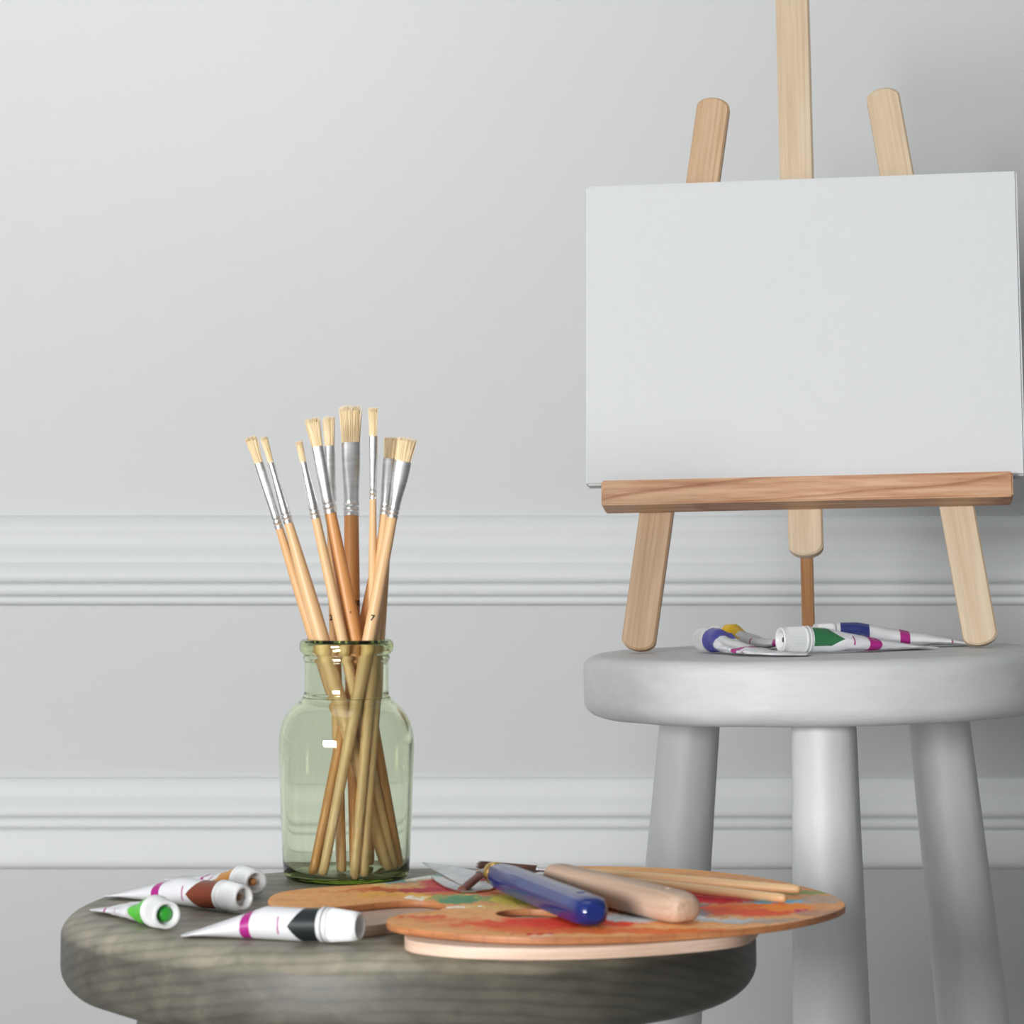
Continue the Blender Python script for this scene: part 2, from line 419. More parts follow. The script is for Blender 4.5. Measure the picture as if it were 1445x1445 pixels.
# canvas
q = [uv(827, 263.5, .014), uv(1434.5, 240, .014), uv(827, 687.5, .014), uv(1445, 674, .014)]
print('canvas', q)
cx0 = (q[0][0] + q[2][0]) / 2; cx1 = q[1][0]; cz1 = (q[0][1] + q[1][1]) / 2; cz0 = zb1 + .0004
bm = boxbm(0, cx1 - cx0, 0, .012, 0, cz1 - cz0)
bmesh.ops.bevel(bm, geom=bm.edges[:], offset=.0014, segments=3, affect='EDGES')
cv = obj('blank_canvas', bm, M_canvas, None, None, smooth=False)
cv.matrix_world = ML @ Matrix.Translation((cx0, -.0142, cz0))
cv['label'] = 'blank white stretched canvas resting on the easel ledge'; cv['category'] = 'canvas'

# ------------------------------------------------------------------ glass bottle
JC = Vector((-.0875, 1.504, ZG + .0003))
mg, nt, b = mat('green glass')
nt.nodes.remove(b)
g = N(nt, 'ShaderNodeBsdfGlass', Roughness=0.0, IOR=1.47); g.inputs['Color'].default_value = (.985, 1, .975, 1)
va = N(nt, 'ShaderNodeVolumeAbsorption', Density=64.0); va.inputs['Color'].default_value = (.60, .70, .16, 1)
outn = nt.nodes['Material Output']; nt.links.new(g.outputs[0], outn.inputs['Surface']); nt.links.new(va.outputs[0], outn.inputs['Volume'])
outer = [(0, .0012), (.020, .0008), (.0285, 0), (.0315, .0010), (.0330, .0035), (.0335, .008), (.0340, .020), (.0348, .040), (.0355, .060), (.0358, .070), (.0355, .0755), (.0343, .081), (.0318, .0868), (.0282, .0915), (.0250, .0942), (.0234, .0958), (.0226, .0975), (.0222, .100),
         (.0222, .1130), (.0223, .1152), (.0229, .1162), (.0229, .1174), (.0226, .1186), (.0238, .1196), (.0247, .1212), (.0249, .1230), (.0247, .1248), (.0239, .1262), (.0227, .1268)]
inner = [(.0214, .1265), (.0204, .1252), (.0201, .1230), (.0201, .098), (.0208, .0952), (.0222, .0930), (.0258, .0903), (.0292, .0862), (.0316, .081), (.0330, .0755), (.0334, .069), (.0331, .055), (.0325, .035), (.0318, .015), (.0312, .008), (.0296, .0046), (.0265, .0032), (.015, .0034), (0, .0040)]
def subdiv(p, k=3):
    out = []
    for i in range(len(p) - 1):
        p0 = p[max(i - 1, 0)]; p1 = p[i]; p2 = p[i + 1]; p3 = p[min(i + 2, len(p) - 1)]
        for t in range(k):
            t /= k
            out.append(tuple(max(0, .5 * ((2 * b) + (-a + c) * t + (2 * a - 5 * b + 4 * c - d) * t * t + (-a + 3 * b - 3 * c + d) * t ** 3)) for a, b, c, d in zip(p0, p1, p2, p3)))
    out.append(p[-1]); return out
prof = subdiv(outer, 3) + subdiv(inner, 3)
prof[0] = (0, prof[0][1]); prof[-1] = (0, prof[-1][1])
bm = lathe(prof, 128)
for v in bm.verts:   # slightly uneven hand-blown inner surface
    r = v.co.xy.length
    if r > 1e-4 and .006 < v.co.z < .116:
        a = noise.noise(Vector((v.co.x * 45, v.co.y * 45, v.co.z * 28))) * .00018
        v.co.x += v.co.x / r * a; v.co.y += v.co.y / r * a
jar = obj('glass_bottle', bm, mg)
jar.location = JC
jar['label'] = 'wide-necked translucent green glass bottle holding the upright paintbrushes'; jar['category'] = 'bottle'

# ------------------------------------------------------------------ brushes
def ell(a, b, z, n=28, p=2.0):
    out = []
    for i in range(n):
        t = 2 * PI * i / n; c, s = math.cos(t), math.sin(t)
        out.append((a * abs(c) ** (2 / p) * (1 if c >= 0 else -1), b * abs(s) ** (2 / p) * (1 if s >= 0 else -1), z))
    return out
def text_mesh(txt, size, m, parent, M):
    cu = bpy.data.curves.new('txt', 'FONT'); cu.body = txt; cu.size = size; cu.align_x = 'CENTER'; cu.align_y = 'CENTER'; cu.extrude = .00004; cu.offset = .00012
    to = bpy.data.objects.new('txt', cu); C.objects.link(to)
    bpy.context.view_layer.update()
    me = bpy.data.meshes.new_from_object(to.evaluated_get(bpy.context.evaluated_depsgraph_get()))
    bpy.data.objects.remove(to)
    return me
def brush(label, pb, pt, zf, zt, wend, wmax, wfb, wft, wtip, hue, group='paintbrushes standing in the green bottle', flat=1, roll=0, strands=170, mbr=None, marks=None, ffac=.72, up=Vector((0, -1, 0))):
    """pb -> pt axis; zf = ferrule start, zt = bristle start (fractions of the length); widths in metres"""
    L = (pt - pb).length
    M = axisM(pb, pt, up)       # local x: sideways as seen from the front
    z = (pt - pb).normalized(); x = up.cross(z).normalized(); y = z.cross(x)
    M = Matrix((x, y, z)).transposed().to_4x4(); M.translation = pb
    M = M @ Matrix.Rotation(roll, 4, 'Z')
    th = thing('paintbrush', label, 'paintbrush', group, M)
    Lf, Lt = zf * L, zt * L
    bm = bmesh.new(); rings = []
    pr = [(0, .4), (.0004, .66), (.0012, .9), (.004, 1)]
    for (d, f) in pr: rings.append(ell(wend / 2 * f, wend / 2 * f, d, 20))
    for i in range(1, 17):
        s = i / 16; d = .004 + (Lf - .004) * s
        w = wend + (wmax - wend) * math.sin(min(s / .68, 1) * PI / 2) ** 1.6
        if s > .68: w = wmax + (wfb * .93 - wmax) * ((s - .68) / .32) ** 1.5
        rings.append(ell(w / 2, w / 2, d, 20))
    rings.append(ell(wfb * .45, wfb * .45, Lf + .004, 20))
    loft(bm, rings); obj('handle', bm, M_handle[hue], th)
    # ferrule: round at the handle, flattened at the bristles
    bm = bmesh.new(); rings = []
    R0 = wfb / 2; LF = Lt - Lf
    def fr(s):
        k = max(0, min(1, (s - .18) / .7)); k = k * k * (3 - 2 * k)
        a = R0 + (wft / 2 - R0) * k; bth = R0 + ((wft / 2 * (1 - flat) + flat * min(R0, wft * .28)) - R0) * k
        return a, bth, 2 + .8 * k * flat
    segs = [0, .02, .05, .058, .07, .082, .09, .125, .133, .145, .157, .165, .22, .3, .4, .5, .6, .7, .8, .9, .97, 1]
    for s in segs:
        a, bt, p = fr(s); g = -.00035 if s in (.07, .145) else (.0001 if s in (.05, .09, .125, .165) else 0)
        rings.append(ell(a + g, bt + g, Lf + LF * s, 28, p))
    a, bt, p = fr(1); rings.append(ell(a - .0003, bt - .0003, Lt, 28, p)); rings.append(ell(a - .0003, bt - .0003, Lt - .002, 28, p))
    loft(bm, rings); obj('ferrule', bm, M_ferr, th, sharp=1.0)
    # bristles: a packed bundle of tapering hairs over a core
    bm = bmesh.new(); LB = L - Lt; a0, b0 = a - .0004, bt - .0004
    fan = wtip / wft
    rings = []
    for s in (-.1, 0, .3, .6, .82):
        q = 1 + (fan - 1) * max(s, 0) ** 1.2 - (.06 if s > .5 else 0)
        rings.append(ell(a0 * q * .93, b0 * (1 + .1 * s) * .85, Lt + LB * s, 20, 2.4))
    loft(bm, rings)
    for i in range(strands):
        t = random.random() * 2 * PI; r = random.random() ** .35
        bx, by = a0 * r * math.cos(t), b0 * r * math.sin(t)
        ln = LB * (1 - .05 * r * r - .11 * random.random() ** 2)
        q = fan * (1 + random.uniform(-.05, .07)); hr = random.uniform(.00016, .0003)
        R = []
        for s in (-.05, .4, .75, 1):
            f = 1 + (q - 1) * max(s, 0) ** 1.3; h = hr * (1 - .75 * max(s, 0) ** 2)
            cx, cy = bx * f, by * (1 + .15 * max(s, 0))
            R.append([(cx + h * math.cos(u), cy + h * math.sin(u), Lt + ln * s) for u in (0, 2.09, 4.19)])
        loft(bm, R)
    obj('bristles', bm, mbr or M_bristle, th, sharp=1.0)
    if marks:
        for (txt, zpos, size, ang, rt) in marks:
            # stamped figures, wrapped on the handle surface, upright in world
            me = text_mesh(txt, size, M_ink, th, None)
            Mi3 = M.to_3x3().inverted()
            upl = Mi3 @ Vector((0, 0, 1)); fwd = Mi3 @ Vector((0, -1, 0))
            s = (zpos * L - .004) / (Lf - .004)
            w = wend + (wmax - wend) * math.sin(min(s / .68, 1) * PI / 2) ** 1.6
            if s > .68: w = wmax + (wfb * .93 - wmax) * ((s - .68) / .32) ** 1.5
            a0_ = math.atan2(fwd.y, fwd.x) + ang
            for v in me.vertices:
                tx, ty = v.co.x, v.co.y
                # font y -> handle z, font x -> around
                an = a0_ + tx / (w / 2); rr = w / 2 + .00022 + v.co.z
                v.co = (rr * math.cos(an), rr * math.sin(an), zpos * L + ty)
            link('size_number', me, M_ink, th, smooth=False)['label'] = 'dark stamped number'
    return th
off = CZ - .0  # solver coordinates are relative to the eye
def Bp(t): return Vector((t[0], t[1], t[2] + CZ))
BR = {
'A': ((-0.0663, 1.5180, -0.1770), (-0.1383, 1.5034, 0.0535)), 'B': ((-0.0639, 1.4964, -0.1770), (-0.1303, 1.4905, 0.0531)),
'C': ((-0.0613, 1.5003, -0.1770), (-0.1117, 1.4896, 0.0505)), 'D': ((-0.0581, 1.5054, -0.1770), (-0.1054, 1.4970, 0.0630)),
'E': ((-0.0824, 1.4892, -0.1770), (-0.0877, 1.5442, 0.0719)), 'F': ((-0.0892, 1.4875, -0.1770), (-0.0992, 1.5406, 0.0656)),
'G': ((-0.0752, 1.5265, -0.1770), (-0.0730, 1.4989, 0.0687)), 'H': ((-0.0818, 1.4746, -0.1770), (-0.0644, 1.5188, 0.0537)),
'I': ((-0.0989, 1.4781, -0.1770), (-0.0552, 1.5056, 0.0529)), 'J': ((-0.0771, 1.4771, -0.1770), (-0.0635, 1.5277, 0.0533)),
'K': ((-0.1044, 1.4810, -0.1770), (-0.0615, 1.5330, 0.0432))}
# name: tip y, ferrule top y, ferrule bottom y, wend, wmax, wfb, wft, wtip (pixels), tone, flatness, label, marks
BS = {
'A': (615, 653, 746, 12, 16, 12, 13, 20, 'mid', .6, 'leftmost paintbrush in the bottle, fanned bristle tip leaning far left', None),
'B': (615, 653, 738, 12, 21, 14, 9, 13, 'pale', .2, 'narrow-tipped round paintbrush with a thick handle, second from left in the bottle', None),
'C': (622, 652, 731, 12, 14.5, 14, 9.5, 12, 'pale', .2, 'pale round paintbrush with a small tip, third from left in the bottle', None),
'D': (589, 630, 724, 13, 21, 18, 17, 24, 'orange', .8, 'orange-handled flat paintbrush leaning left, left of the widest brush', [("'", 866, .0030, .15, 0)]),
'E': (571, 626, 729, 12, 21, 22, 27, 32, 'orange', .8, 'widest flat paintbrush, upright with an orange-brown handle stamped 10', [("10", 853, .0042, .72, 0)]),
'F': (587, 630, 729, 13, 15, 15, 15, 19, 'mid', .6, 'upright paintbrush half hidden behind the widest brush, handle stamped 2', [("2", 873, .0042, -.55, 0), ("\\", 876, .0028, .45, 0)]),
'G': (574, 615, 704, 10, 12, 10, 12.5, 16, 'pale', .5, 'tall narrow paintbrush standing alone right of the widest brush', None),
'H': (616, 648, 727, 12, 15, 15, 18, 21, 'pale', .8, 'flat paintbrush just left of the rightmost brush in the bottle', None),
'I': (617, 652, 731, 12, 17, 16, 24, 29, 'pale', .8, 'rightmost flat paintbrush in the bottle, handle stamped 7 crossing to lower left', [("7", 873, .0042, .0, 0)]),
'J': (618, 650, 729, 12, 14, 12, 13, 15, 'pale', .6, 'slim paintbrush hidden behind the two right-hand flat brushes', None),
'K': (645, 676, 745, 12, 15, 13, 13, 16, 'orange', .6, 'darker orange paintbrush behind the rightmost flat brush, its end lowest left in the bottle', None)}
for k, (ty, fty, fby, we, wm, wfb, wft, wt, hue, fl, lab, marks) in BS.items():
    pb, pt = Bp(BR[k][0]), Bp(BR[k][1])
    pb.x = JC.x + (pb.x - JC.x) * .965; pb.y = JC.y + (pb.y - JC.y) * .965
    def frac(y):
        lo_, hi_ = 0, 1
        for _ in range(40):
            m_ = (lo_ + hi_) / 2; p = pb + (pt - pb) * m_
            if HZ - (p.z - CZ) / p.y * F > y: lo_ = m_
            else: hi_ = m_
        return lo_
    sc = pt.y / F; sb = pb.y / F
    if marks: marks = [(t_, frac(y_), z_, a_, r_) for (t_, y_, z_, a_, r_) in marks]
    brush(lab, pb, pt, frac(fby), frac(fty), we * 1.12 * sb, wm * 1.06 * sc, wfb * sc, wft * sc, wt * 1.1 * sc, hue, flat=fl, marks=marks, strands=int(60 + wt * 6))

# ------------------------------------------------------------------ palettes
def palette(name, label, outl, hole, z, t, mats, paint=None):
    pts = [onz(x, y, z + t) for (x, y) in outl]
    c = Vector((.030, 1.365, z))
    loop = smooth_loop([(p.x - c.x, p.y - c.y) for p in pts], 6)
    cu = bpy.data.curves.new('p', 'CURVE'); cu.dimensions = '2D'; cu.fill_mode = 'BOTH'; cu.extrude = t / 2 - .0004; cu.bevel_depth = .0004; cu.bevel_resolution = 2; cu.offset = -.0004
    loops = [loop]
    if hole:
        hx, hy, ha, hb = hole
        loops.append([(hx - c.x + ha * math.cos(-2 * PI * i / 40), hy - c.y + hb * math.sin(-2 * PI * i / 40)) for i in range(40)])
    for lp in loops:
        s = cu.splines.new('POLY'); s.points.add(len(lp) - 1); s.use_cyclic_u = True
        for q, (x, y) in zip(s.points, lp): q.co = (x, y, 0, 1)
    to = bpy.data.objects.new('p', cu); C.objects.link(to); bpy.context.view_layer.update()
    me = bpy.data.meshes.new_from_object(to.evaluated_get(bpy.context.evaluated_depsgraph_get()))
    bpy.data.objects.remove(to)
    for v in me.vertices: v.co.z += t / 2
    me.materials.clear()
    o = link(name, me, mats, smooth=False); o.location = c
    o['label'] = label; o['category'] = 'palette'
    if len(mats) > 1:
        for p in me.polygons: p.material_index = 1 if p.normal.z > .8 else 0
    return o
UP = [(378, 1273), (383, 1264), (400, 1258), (440, 1253), (500, 1249), (550, 1244.5), (600, 1236), (650, 1230), (700, 1226), (750, 1223.5), (800, 1222.5), (860, 1222.5), (930, 1224.5), (1000, 1229), (1079, 1239), (1135, 1251), (1175, 1263),
      (1191, 1273), (1190, 1281), (1165, 1291), (1120, 1301), (1070, 1308), (1000, 1314), (920, 1319), (830, 1322), (740, 1322), (660, 1318), (600, 1312.5), (562, 1307), (546, 1301), (549, 1295), (566, 1290), (592, 1287), (618, 1284), (629, 1279), (622, 1274), (596, 1271), (560, 1271.5),
      (510, 1276), (460, 1281), (420, 1283), (390, 1280)]
hp = onz(748, 1289, PT)
LOW = [(392, 1280), (400, 1270), (440, 1260), (520, 1250), (600, 1240), (700, 1231), (800, 1228), (900, 1230), (980, 1238), (1040, 1252), (1068, 1272), (1074, 1295), (1062, 1312), (1035, 1321), (960, 1329), (860, 1335.5), (760, 1338), (670, 1336.5), (610, 1332), (578, 1327), (571, 1320), (580, 1312), (620, 1305),
       (650, 1299), (655, 1294), (630, 1292.5), (590, 1297), (550, 1302), (516, 1306), (470, 1304), (420, 1296)]
BLOBS = [  # px, py, rx(px), ry(px), colour, density
    (1000, 1262, 330, 30, (196, 146, 110), .55),
    (600, 1242, 70, 6, (206, 206, 150), .95), (560, 1247, 30, 3.5, (214, 196, 130), .8), (640, 1236, 50, 5, (120, 170, 160), .9), (596, 1239, 22, 3.0, (226, 232, 226), .9), (560, 1243, 18, 2.5, (90, 150, 150), .9),
    (650, 1248, 75, 10, (196, 78, 84), .98), (700, 1243, 60, 9, (202, 60, 72), .95), (600, 1254, 40, 4, (178, 60, 74), .95), (545, 1256, 24, 2.4, (110, 44, 38), .95), (520, 1256, 40, 2.5, (206, 108, 60), .8),
    (580, 1262, 75, 3.6, (228, 170, 84), .9), (620, 1263, 40, 3.5, (232, 190, 90), .9), (660, 1261, 50, 2.6, (200, 110, 84), .9), (590, 1265, 14, 2.2, (246, 240, 226), 1),
    (665, 1270, 34, 3.6, (66, 150, 112), .9), (640, 1266, 24, 2.6, (110, 160, 110), .7), (700, 1266, 26, 3.0, (84, 150, 130), .75), (720, 1270, 42, 8, (206, 190, 84), .95), (760, 1272, 36, 8, (150, 150, 80), .9), (690, 1280, 45, 3, (226, 190, 110), .8), (655, 1279, 13, 2.2, (252, 250, 244), 1), (612, 1275, 26, 1.6, (206, 96, 54), .9),
    (592, 1294, 26, 3.4, (222, 96, 70), .9), (620, 1299, 46, 3, (226, 120, 70), .6), (730, 1306, 95, 5.5, (226, 84, 50), .95), (800, 1300, 90, 8, (228, 70, 46), 1), (860, 1313, 190, 4.5, (228, 110, 50), .9), (738, 1319, 9, 1.8, (214, 30, 34), 1), (743, 1322, 7, 1.2, (240, 226, 220), .9),
    (930, 1293, 60, 6.5, (196, 202, 210), .95), (1000, 1297, 70, 3, (232, 234, 236), 1), (890, 1296, 45, 5, (206, 214, 222), 1), (970, 1284, 60, 7, (112, 134, 150), .95), (880, 1272, 45, 7, (176, 160, 140), .7),
    (1000, 1268, 80, 7, (206, 48, 62), 1), (950, 1262, 55, 7, (198, 56, 70), 1), (1075, 1282, 75, 6.5, (232, 112, 56), 1), (1110, 1281, 40, 5, (238, 140, 60), 1), (1040, 1286, 60, 4, (224, 86, 54), .9), (1120, 1284, 14, 2.2, (190, 44, 92), 1), (1108, 1273, 36, 3.0, (128, 182, 208), 1), (1140, 1262, 36, 3.2, (138, 158, 104), .9),
    (1150, 1288, 40, 5, (168, 140, 130), .6), (1060, 1298, 90, 3, (132, 150, 160), .55), (1160, 1270, 26, 3.5, (170, 160, 150), .7)]
def paint_mat():
    m, nt, b = mat('painted palette top')
    tc = nt.nodes.new('ShaderNodeTexCoord')
    n1 = N(nt, 'ShaderNodeTexNoise', Scale=38.0, Detail=5, Roughness=.65); mp = nt.nodes.new('ShaderNodeMapping'); mp.inputs['Scale'].default_value = (1.0, .45, 1)
    nt.links.new(tc.outputs['Object'], mp.inputs[0]); nt.links.new(mp.outputs[0], n1.inputs['Vector'])
    n2 = N(nt, 'ShaderNodeTexNoise', Scale=220.0, Detail=4, Roughness=.7); nt.links.new(mp.outputs[0], n2.inputs['Vector'])
    sub = N(nt, 'ShaderNodeVectorMath', operation='SUBTRACT'); sub.inputs[1].default_value = (.5, .5, .5); nt.links.new(n1.outputs['Color'], sub.inputs[0])
    scl = N(nt, 'ShaderNodeVectorMath', operation='MULTIPLY'); scl.inputs[1].default_value = (.055, .055, 0); nt.links.new(sub.outputs[0], scl.inputs[0])
    add = N(nt, 'ShaderNodeVectorMath', operation='ADD'); nt.links.new(tc.outputs['Object'], add.inputs[0]); nt.links.new(scl.outputs[0], add.inputs[1])
    sb2 = N(nt, 'ShaderNodeVectorMath', operation='SUBTRACT'); sb2.inputs[1].default_value = (.5, .5, .5); nt.links.new(n2.outputs['Color'], sb2.inputs[0])
    sc2 = N(nt, 'ShaderNodeVectorMath', operation='MULTIPLY'); sc2.inputs[1].default_value = (.022, .014, 0); nt.links.new(sb2.outputs[0], sc2.inputs[0])
    add2 = N(nt, 'ShaderNodeVectorMath', operation='ADD'); nt.links.new(add.outputs[0], add2.inputs[0]); nt.links.new(sc2.outputs[0], add2.inputs[1]); add = add2
    v = mapped(nt, (18, 70, 1)); nw = N(nt, 'ShaderNodeTexNoise', Scale=1.0, Detail=5); nt.links.new(v, nw.inputs['Vector'])
    r = ramp(nt, [(.3, srgb(222, 158, 100)), (.7, srgb(236, 180, 124))]); nt.links.new(nw.outputs['Fac'], r.inputs['Fac'])
    cur = r.outputs['Color']
    for (px, py, rx, ry, col, den) in BLOBS:
        p = onz(px, py, PT); D = p.y; h = CZ - PT
        ax = rx * D / F; ay = ry * D * D / (h * F)
        s1 = N(nt, 'ShaderNodeVectorMath', operation='SUBTRACT'); nt.links.new(add.outputs[0], s1.inputs[0]); s1.inputs[1].default_value = (p.x - .030, p.y - 1.365, 0)
        s2 = N(nt, 'ShaderNodeVectorMath', operation='MULTIPLY'); nt.links.new(s1.outputs[0], s2.inputs[0]); s2.inputs[1].default_value = (1 / ax, 1 / ay, 0)
        ln = N(nt, 'ShaderNodeVectorMath', operation='LENGTH'); nt.links.new(s2.outputs[0], ln.inputs[0])
        mr = N(nt, 'ShaderNodeMapRange', interpolation_type='SMOOTHSTEP'); nt.links.new(ln.outputs['Value'], mr.inputs['Value'])
        mr.inputs['From Min'].default_value = 1.30; mr.inputs['From Max'].default_value = .78; mr.inputs['To Min'].default_value = 0; mr.inputs['To Max'].default_value = den
        mx = N(nt, 'ShaderNodeMix', data_type='RGBA'); nt.links.new(mr.outputs[0], mx.inputs[0]); nt.links.new(cur, mx.inputs[6]); mx.inputs[7].default_value = srgb(*col)
        cur = mx.outputs[2]
    r3 = ramp(nt, [(.35, (1.2, 1.16, 1.12, 1)), (.65, (1.48, 1.44, 1.38, 1))]); nt.links.new(n2.outputs['Fac'], r3.inputs['Fac'])
    mx = N(nt, 'ShaderNodeMix', data_type='RGBA', blend_type='MULTIPLY'); mx.inputs[0].default_value = .8; nt.links.new(cur, mx.inputs[6]); nt.links.new(r3.outputs['Color'], mx.inputs[7])
    nt.links.new(mx.outputs[2], b.inputs['Base Color']); b.inputs['Roughness'].default_value = .6; b.inputs['Specular IOR Level'].default_value = .12
    ad = N(nt, 'ShaderNodeMath', operation='ADD'); nt.links.new(n1.outputs['Fac'], ad.inputs[0]); nt.links.new(n2.outputs['Fac'], ad.inputs[1])
    bump(nt, ad.outputs[0], b, .3, .0008)
    return m
palette('painters_palette', 'clean unpainted plywood palette lying underneath the painted one', LOW, None, ZG + .0003, .0052, [M_pal_raw])
palette('painters_palette', 'paint-smeared orange-brown wooden palette with a thumb hole, topmost of the two', UP, (hp.x, hp.y, .0155, .0155), ZG + .0058, PT - ZG - .0058, [M_pal_edge, paint_mat()])

# ------------------------------------------------------------------ palette knives
def rrect(w, h, z, ch, n=4):
    """rounded / chamfered rectangle ring"""
    out = []
    for (sx, sy, a0) in ((1, 1, 0), (-1, 1, PI / 2), (-1, -1, PI), (1, -1, 3 * PI / 2)):
        for i in range(n + 1):
            a = a0 + PI / 2 * i / n
            out.append((sx * (w / 2 - ch) + ch * math.cos(a), sy * (h / 2 - ch) + ch * math.sin(a), z))
    return out
def knife_handle(th, p, q, prof, m, ch, n, hole_at, hole_r):
    L = (q - p).length
    z = (q - p).normalized(); y = Vector((0, 0, 1)); x = y.cross(z).normalized(); y = z.cross(x)
    M = Matrix((x, y, z)).transposed().to_4x4(); M.translation = p
    bm = bmesh.new()
    loft(bm, [rrect(w, h, s * L, min(ch, w * .49, h * .49), n) for (s, w, h) in prof])
    bmesh.ops.recalc_face_normals(bm, faces=bm.faces[:])
    me = bpy.data.meshes.new('h'); bm.to_mesh(me); bm.free()
    a = bpy.data.objects.new('h', me); C.objects.link(a)
    bm = bmesh.new(); bmesh.ops.create_cone(bm, cap_ends=True, segments=24, radius1=hole_r, radius2=hole_r, depth=.06, matrix=Matrix.Translation((0, 0, hole_at * L)) @ Matrix.Rotation(PI / 2, 4, 'X'))
    me2 = bpy.data.meshes.new('c'); bm.to_mesh(me2); bm.free()
    c = bpy.data.objects.new('c', me2); C.objects.link(c)
    md = a.modifiers.new('b', 'BOOLEAN'); md.object = c; md.operation = 'DIFFERENCE'; md.solver = 'EXACT'
    bpy.context.view_layer.update()
    me3 = bpy.data.meshes.new_from_object(a.evaluated_get(bpy.context.evaluated_depsgraph_get()))
    bpy.data.objects.remove(a); bpy.data.objects.remove(c)
    bm = bmesh.new(); bm.from_mesh(me3)
    return obj('handle', bm, m, th, M, sharp=.45), M, L
def poly_plate(th, name, pts, t, m):
    bm = bmesh.new(); n = len(pts)
    nr = (pts[1] - pts[0]).cross(pts[2] - pts[0]).normalized()
    if nr.z < 0: nr = -nr
    loft(bm, [[p - nr * t / 2 for p in pts], [p + nr * t / 2 for p in pts]])
    return obj(name, bm, m, th, sharp=.4, smooth=False)
def rod(th, name, pts, rad, m, sq=1.0, n=14):
    bm = bmesh.new(); rings = []
    for i, p in enumerate(pts):
        a = pts[max(i - 1, 0)]; b_ = pts[min(i + 1, len(pts) - 1)]
        z = (b_ - a).normalized(); x = Vector((0, 0, 1)).cross(z)
        x = x.normalized() if x.length > 1e-4 else Vector((1, 0, 0)); y = z.cross(x)
        r = rad[i] if isinstance(rad, list) else rad
        rings.append([p + x * (r * math.cos(2 * PI * k / n)) + y * (r * sq * math.sin(2 * PI * k / n)) for k in range(n)])
    loft(bm, rings); return obj(name, bm, m, th, sharp=.9)
k1 = thing('palette_knife', 'palette knife with a glossy blue handle lying on the painted palette', 'palette knife')
s0 = Vector((-.0076, 1.381, PT + .0085)); s1 = Vector((.0365, 1.249, PT + .0070))
knife_handle(k1, s0, s1, [(0, .0085, .0080), (.01, .0105, .0100), (.05, .0125, .0115), (.15, .0138, .0125), (.4, .0142, .0130), (.7, .0150, .0133), (.9, .0156, .0132), (.955, .0152, .0128), (.98, .0138, .0116), (.993, .0116, .0096), (1.0, .0088, .0072)], M_blue, .0042, 2, .865, .0022)
dv = (s0 - s1).normalized()
bm = lathe([(0, 0), (.0046, 0), (.0056, .0008), (.0058, .003), (.0052, .0065), (.0042, .0085), (.0034, .0095), (0, .0098)], 28)
obj('collar', bm, M_brass, k1, axisM(s0 + dv * -.0012, s0 + dv * .02))['label'] = 'brass collar'
c1_ = s0 + dv * .0075
j1 = W(680, 1233, 1.396); j2 = W(652, 1256, 1.376); 
rod(k1, 'neck', [c1_, c1_ * .4 + j1 * .6, j1, j1 * .9 + j2 * .1 + Vector((-.0004, 0, 0))], [.0026, .0023, .0023, .0023], M_steel)
rod(k1, 'cranked_shank', [j1, j1 * .5 + j2 * .5, j2], [.0022, .0024, .0024], M_rust, .8)['label'] = 'brown stained bent shank'
poly_plate(k1, 'blade', [W(596, 1217, 1.425), W(618, 1219.8, 1.421), W(645, 1224, 1.41), W(673, 1230, 1.399), W(668, 1239, 1.39), W(655, 1250.5, 1.377), W(646, 1247, 1.38), W(630, 1239.5, 1.395), W(612, 1228, 1.412)], .0006, M_steel)
k2 = thing('palette_knife', 'palette knife with a plain rounded wooden handle lying on the painted palette', 'palette knife')
s0 = Vector((.0195, 1.362, PT + .0092)); s1 = Vector((.0785, 1.259, PT + .0072))
knife_handle(k2, s0, s1, [(0, .0095, .0105), (.012, .0125, .0130), (.05, .0145, .0145), (.2, .0155, .0140), (.45, .0160, .0145), (.75, .0180, .0140), (.88, .0184, .0138), (.94, .0176, .0132), (.975, .0155, .0118), (.992, .0118, .0092), (1.0, .0070, .0060)], M_kwood, .0058, 5, .84, .0020)
n0 = Vector((-.0030, 1.4030, PT + .0035))
rod(k2, 'neck', [s0 + (s0 - s1).normalized() * -.002, s0 + Vector((-.006, .011, -.001)), n0 * .6 + s0 * .4 + Vector((0, .003, -.001)), n0], [.0030, .0028, .0022, .0018], M_steel, .8)
zb = PT + .0009
def B2(x, y): return onz(x, y, zb)
poly_plate(k2, 'blade', [B2(608, 1236.5), B2(616, 1245), B2(627, 1251.5), B2(640, 1256), B2(652, 1258.5), B2(672, 1258), B2(692, 1255.2), Vector((-.0075, 1.392, zb)), Vector((-.001, 1.402, zb)), Vector((-.003, 1.409, zb)), Vector((-.016, 1.413, zb)), Vector((-.030, 1.425, zb))], .0008, M_steel)
rod(k2, 'cranked_shank', [n0, Vector((-.0045, 1.4045, zb + .0008))], [.0018, .0016], M_steel, .8)

# two used brushes lying at the back of the palette
def lay(label, xb, xt, zf, zt, wend, wmax, wfb, wft, wtip):
    return brush(label, xb, xt, zf, zt, wend, wmax, wfb, wft, wtip, 'pale', group='used paintbrushes lying on the palette', flat=.7, roll=0, strands=160, mbr=M_bristle_b, up=Vector((0, 0, 1)))
h0 = Vector((.1386, 1.366, PT + .0027)); h1 = Vector((-.0180, 1.440, PT + .0062))
lay('longer paintbrush with dark crusted bristles lying along the back of the palette', h0, h1, .66, .80, .0044, .0056, .0052, .0064, .0100)
h0 = Vector((.1285, 1.333, PT + .0027)); h1 = Vector((.0060, 1.419, PT + .0050))
lay('shorter paintbrush lying on the palette in front of the longer one', h0, h1, .72, .88, .0044, .0054, .0048, .0050, .0058)

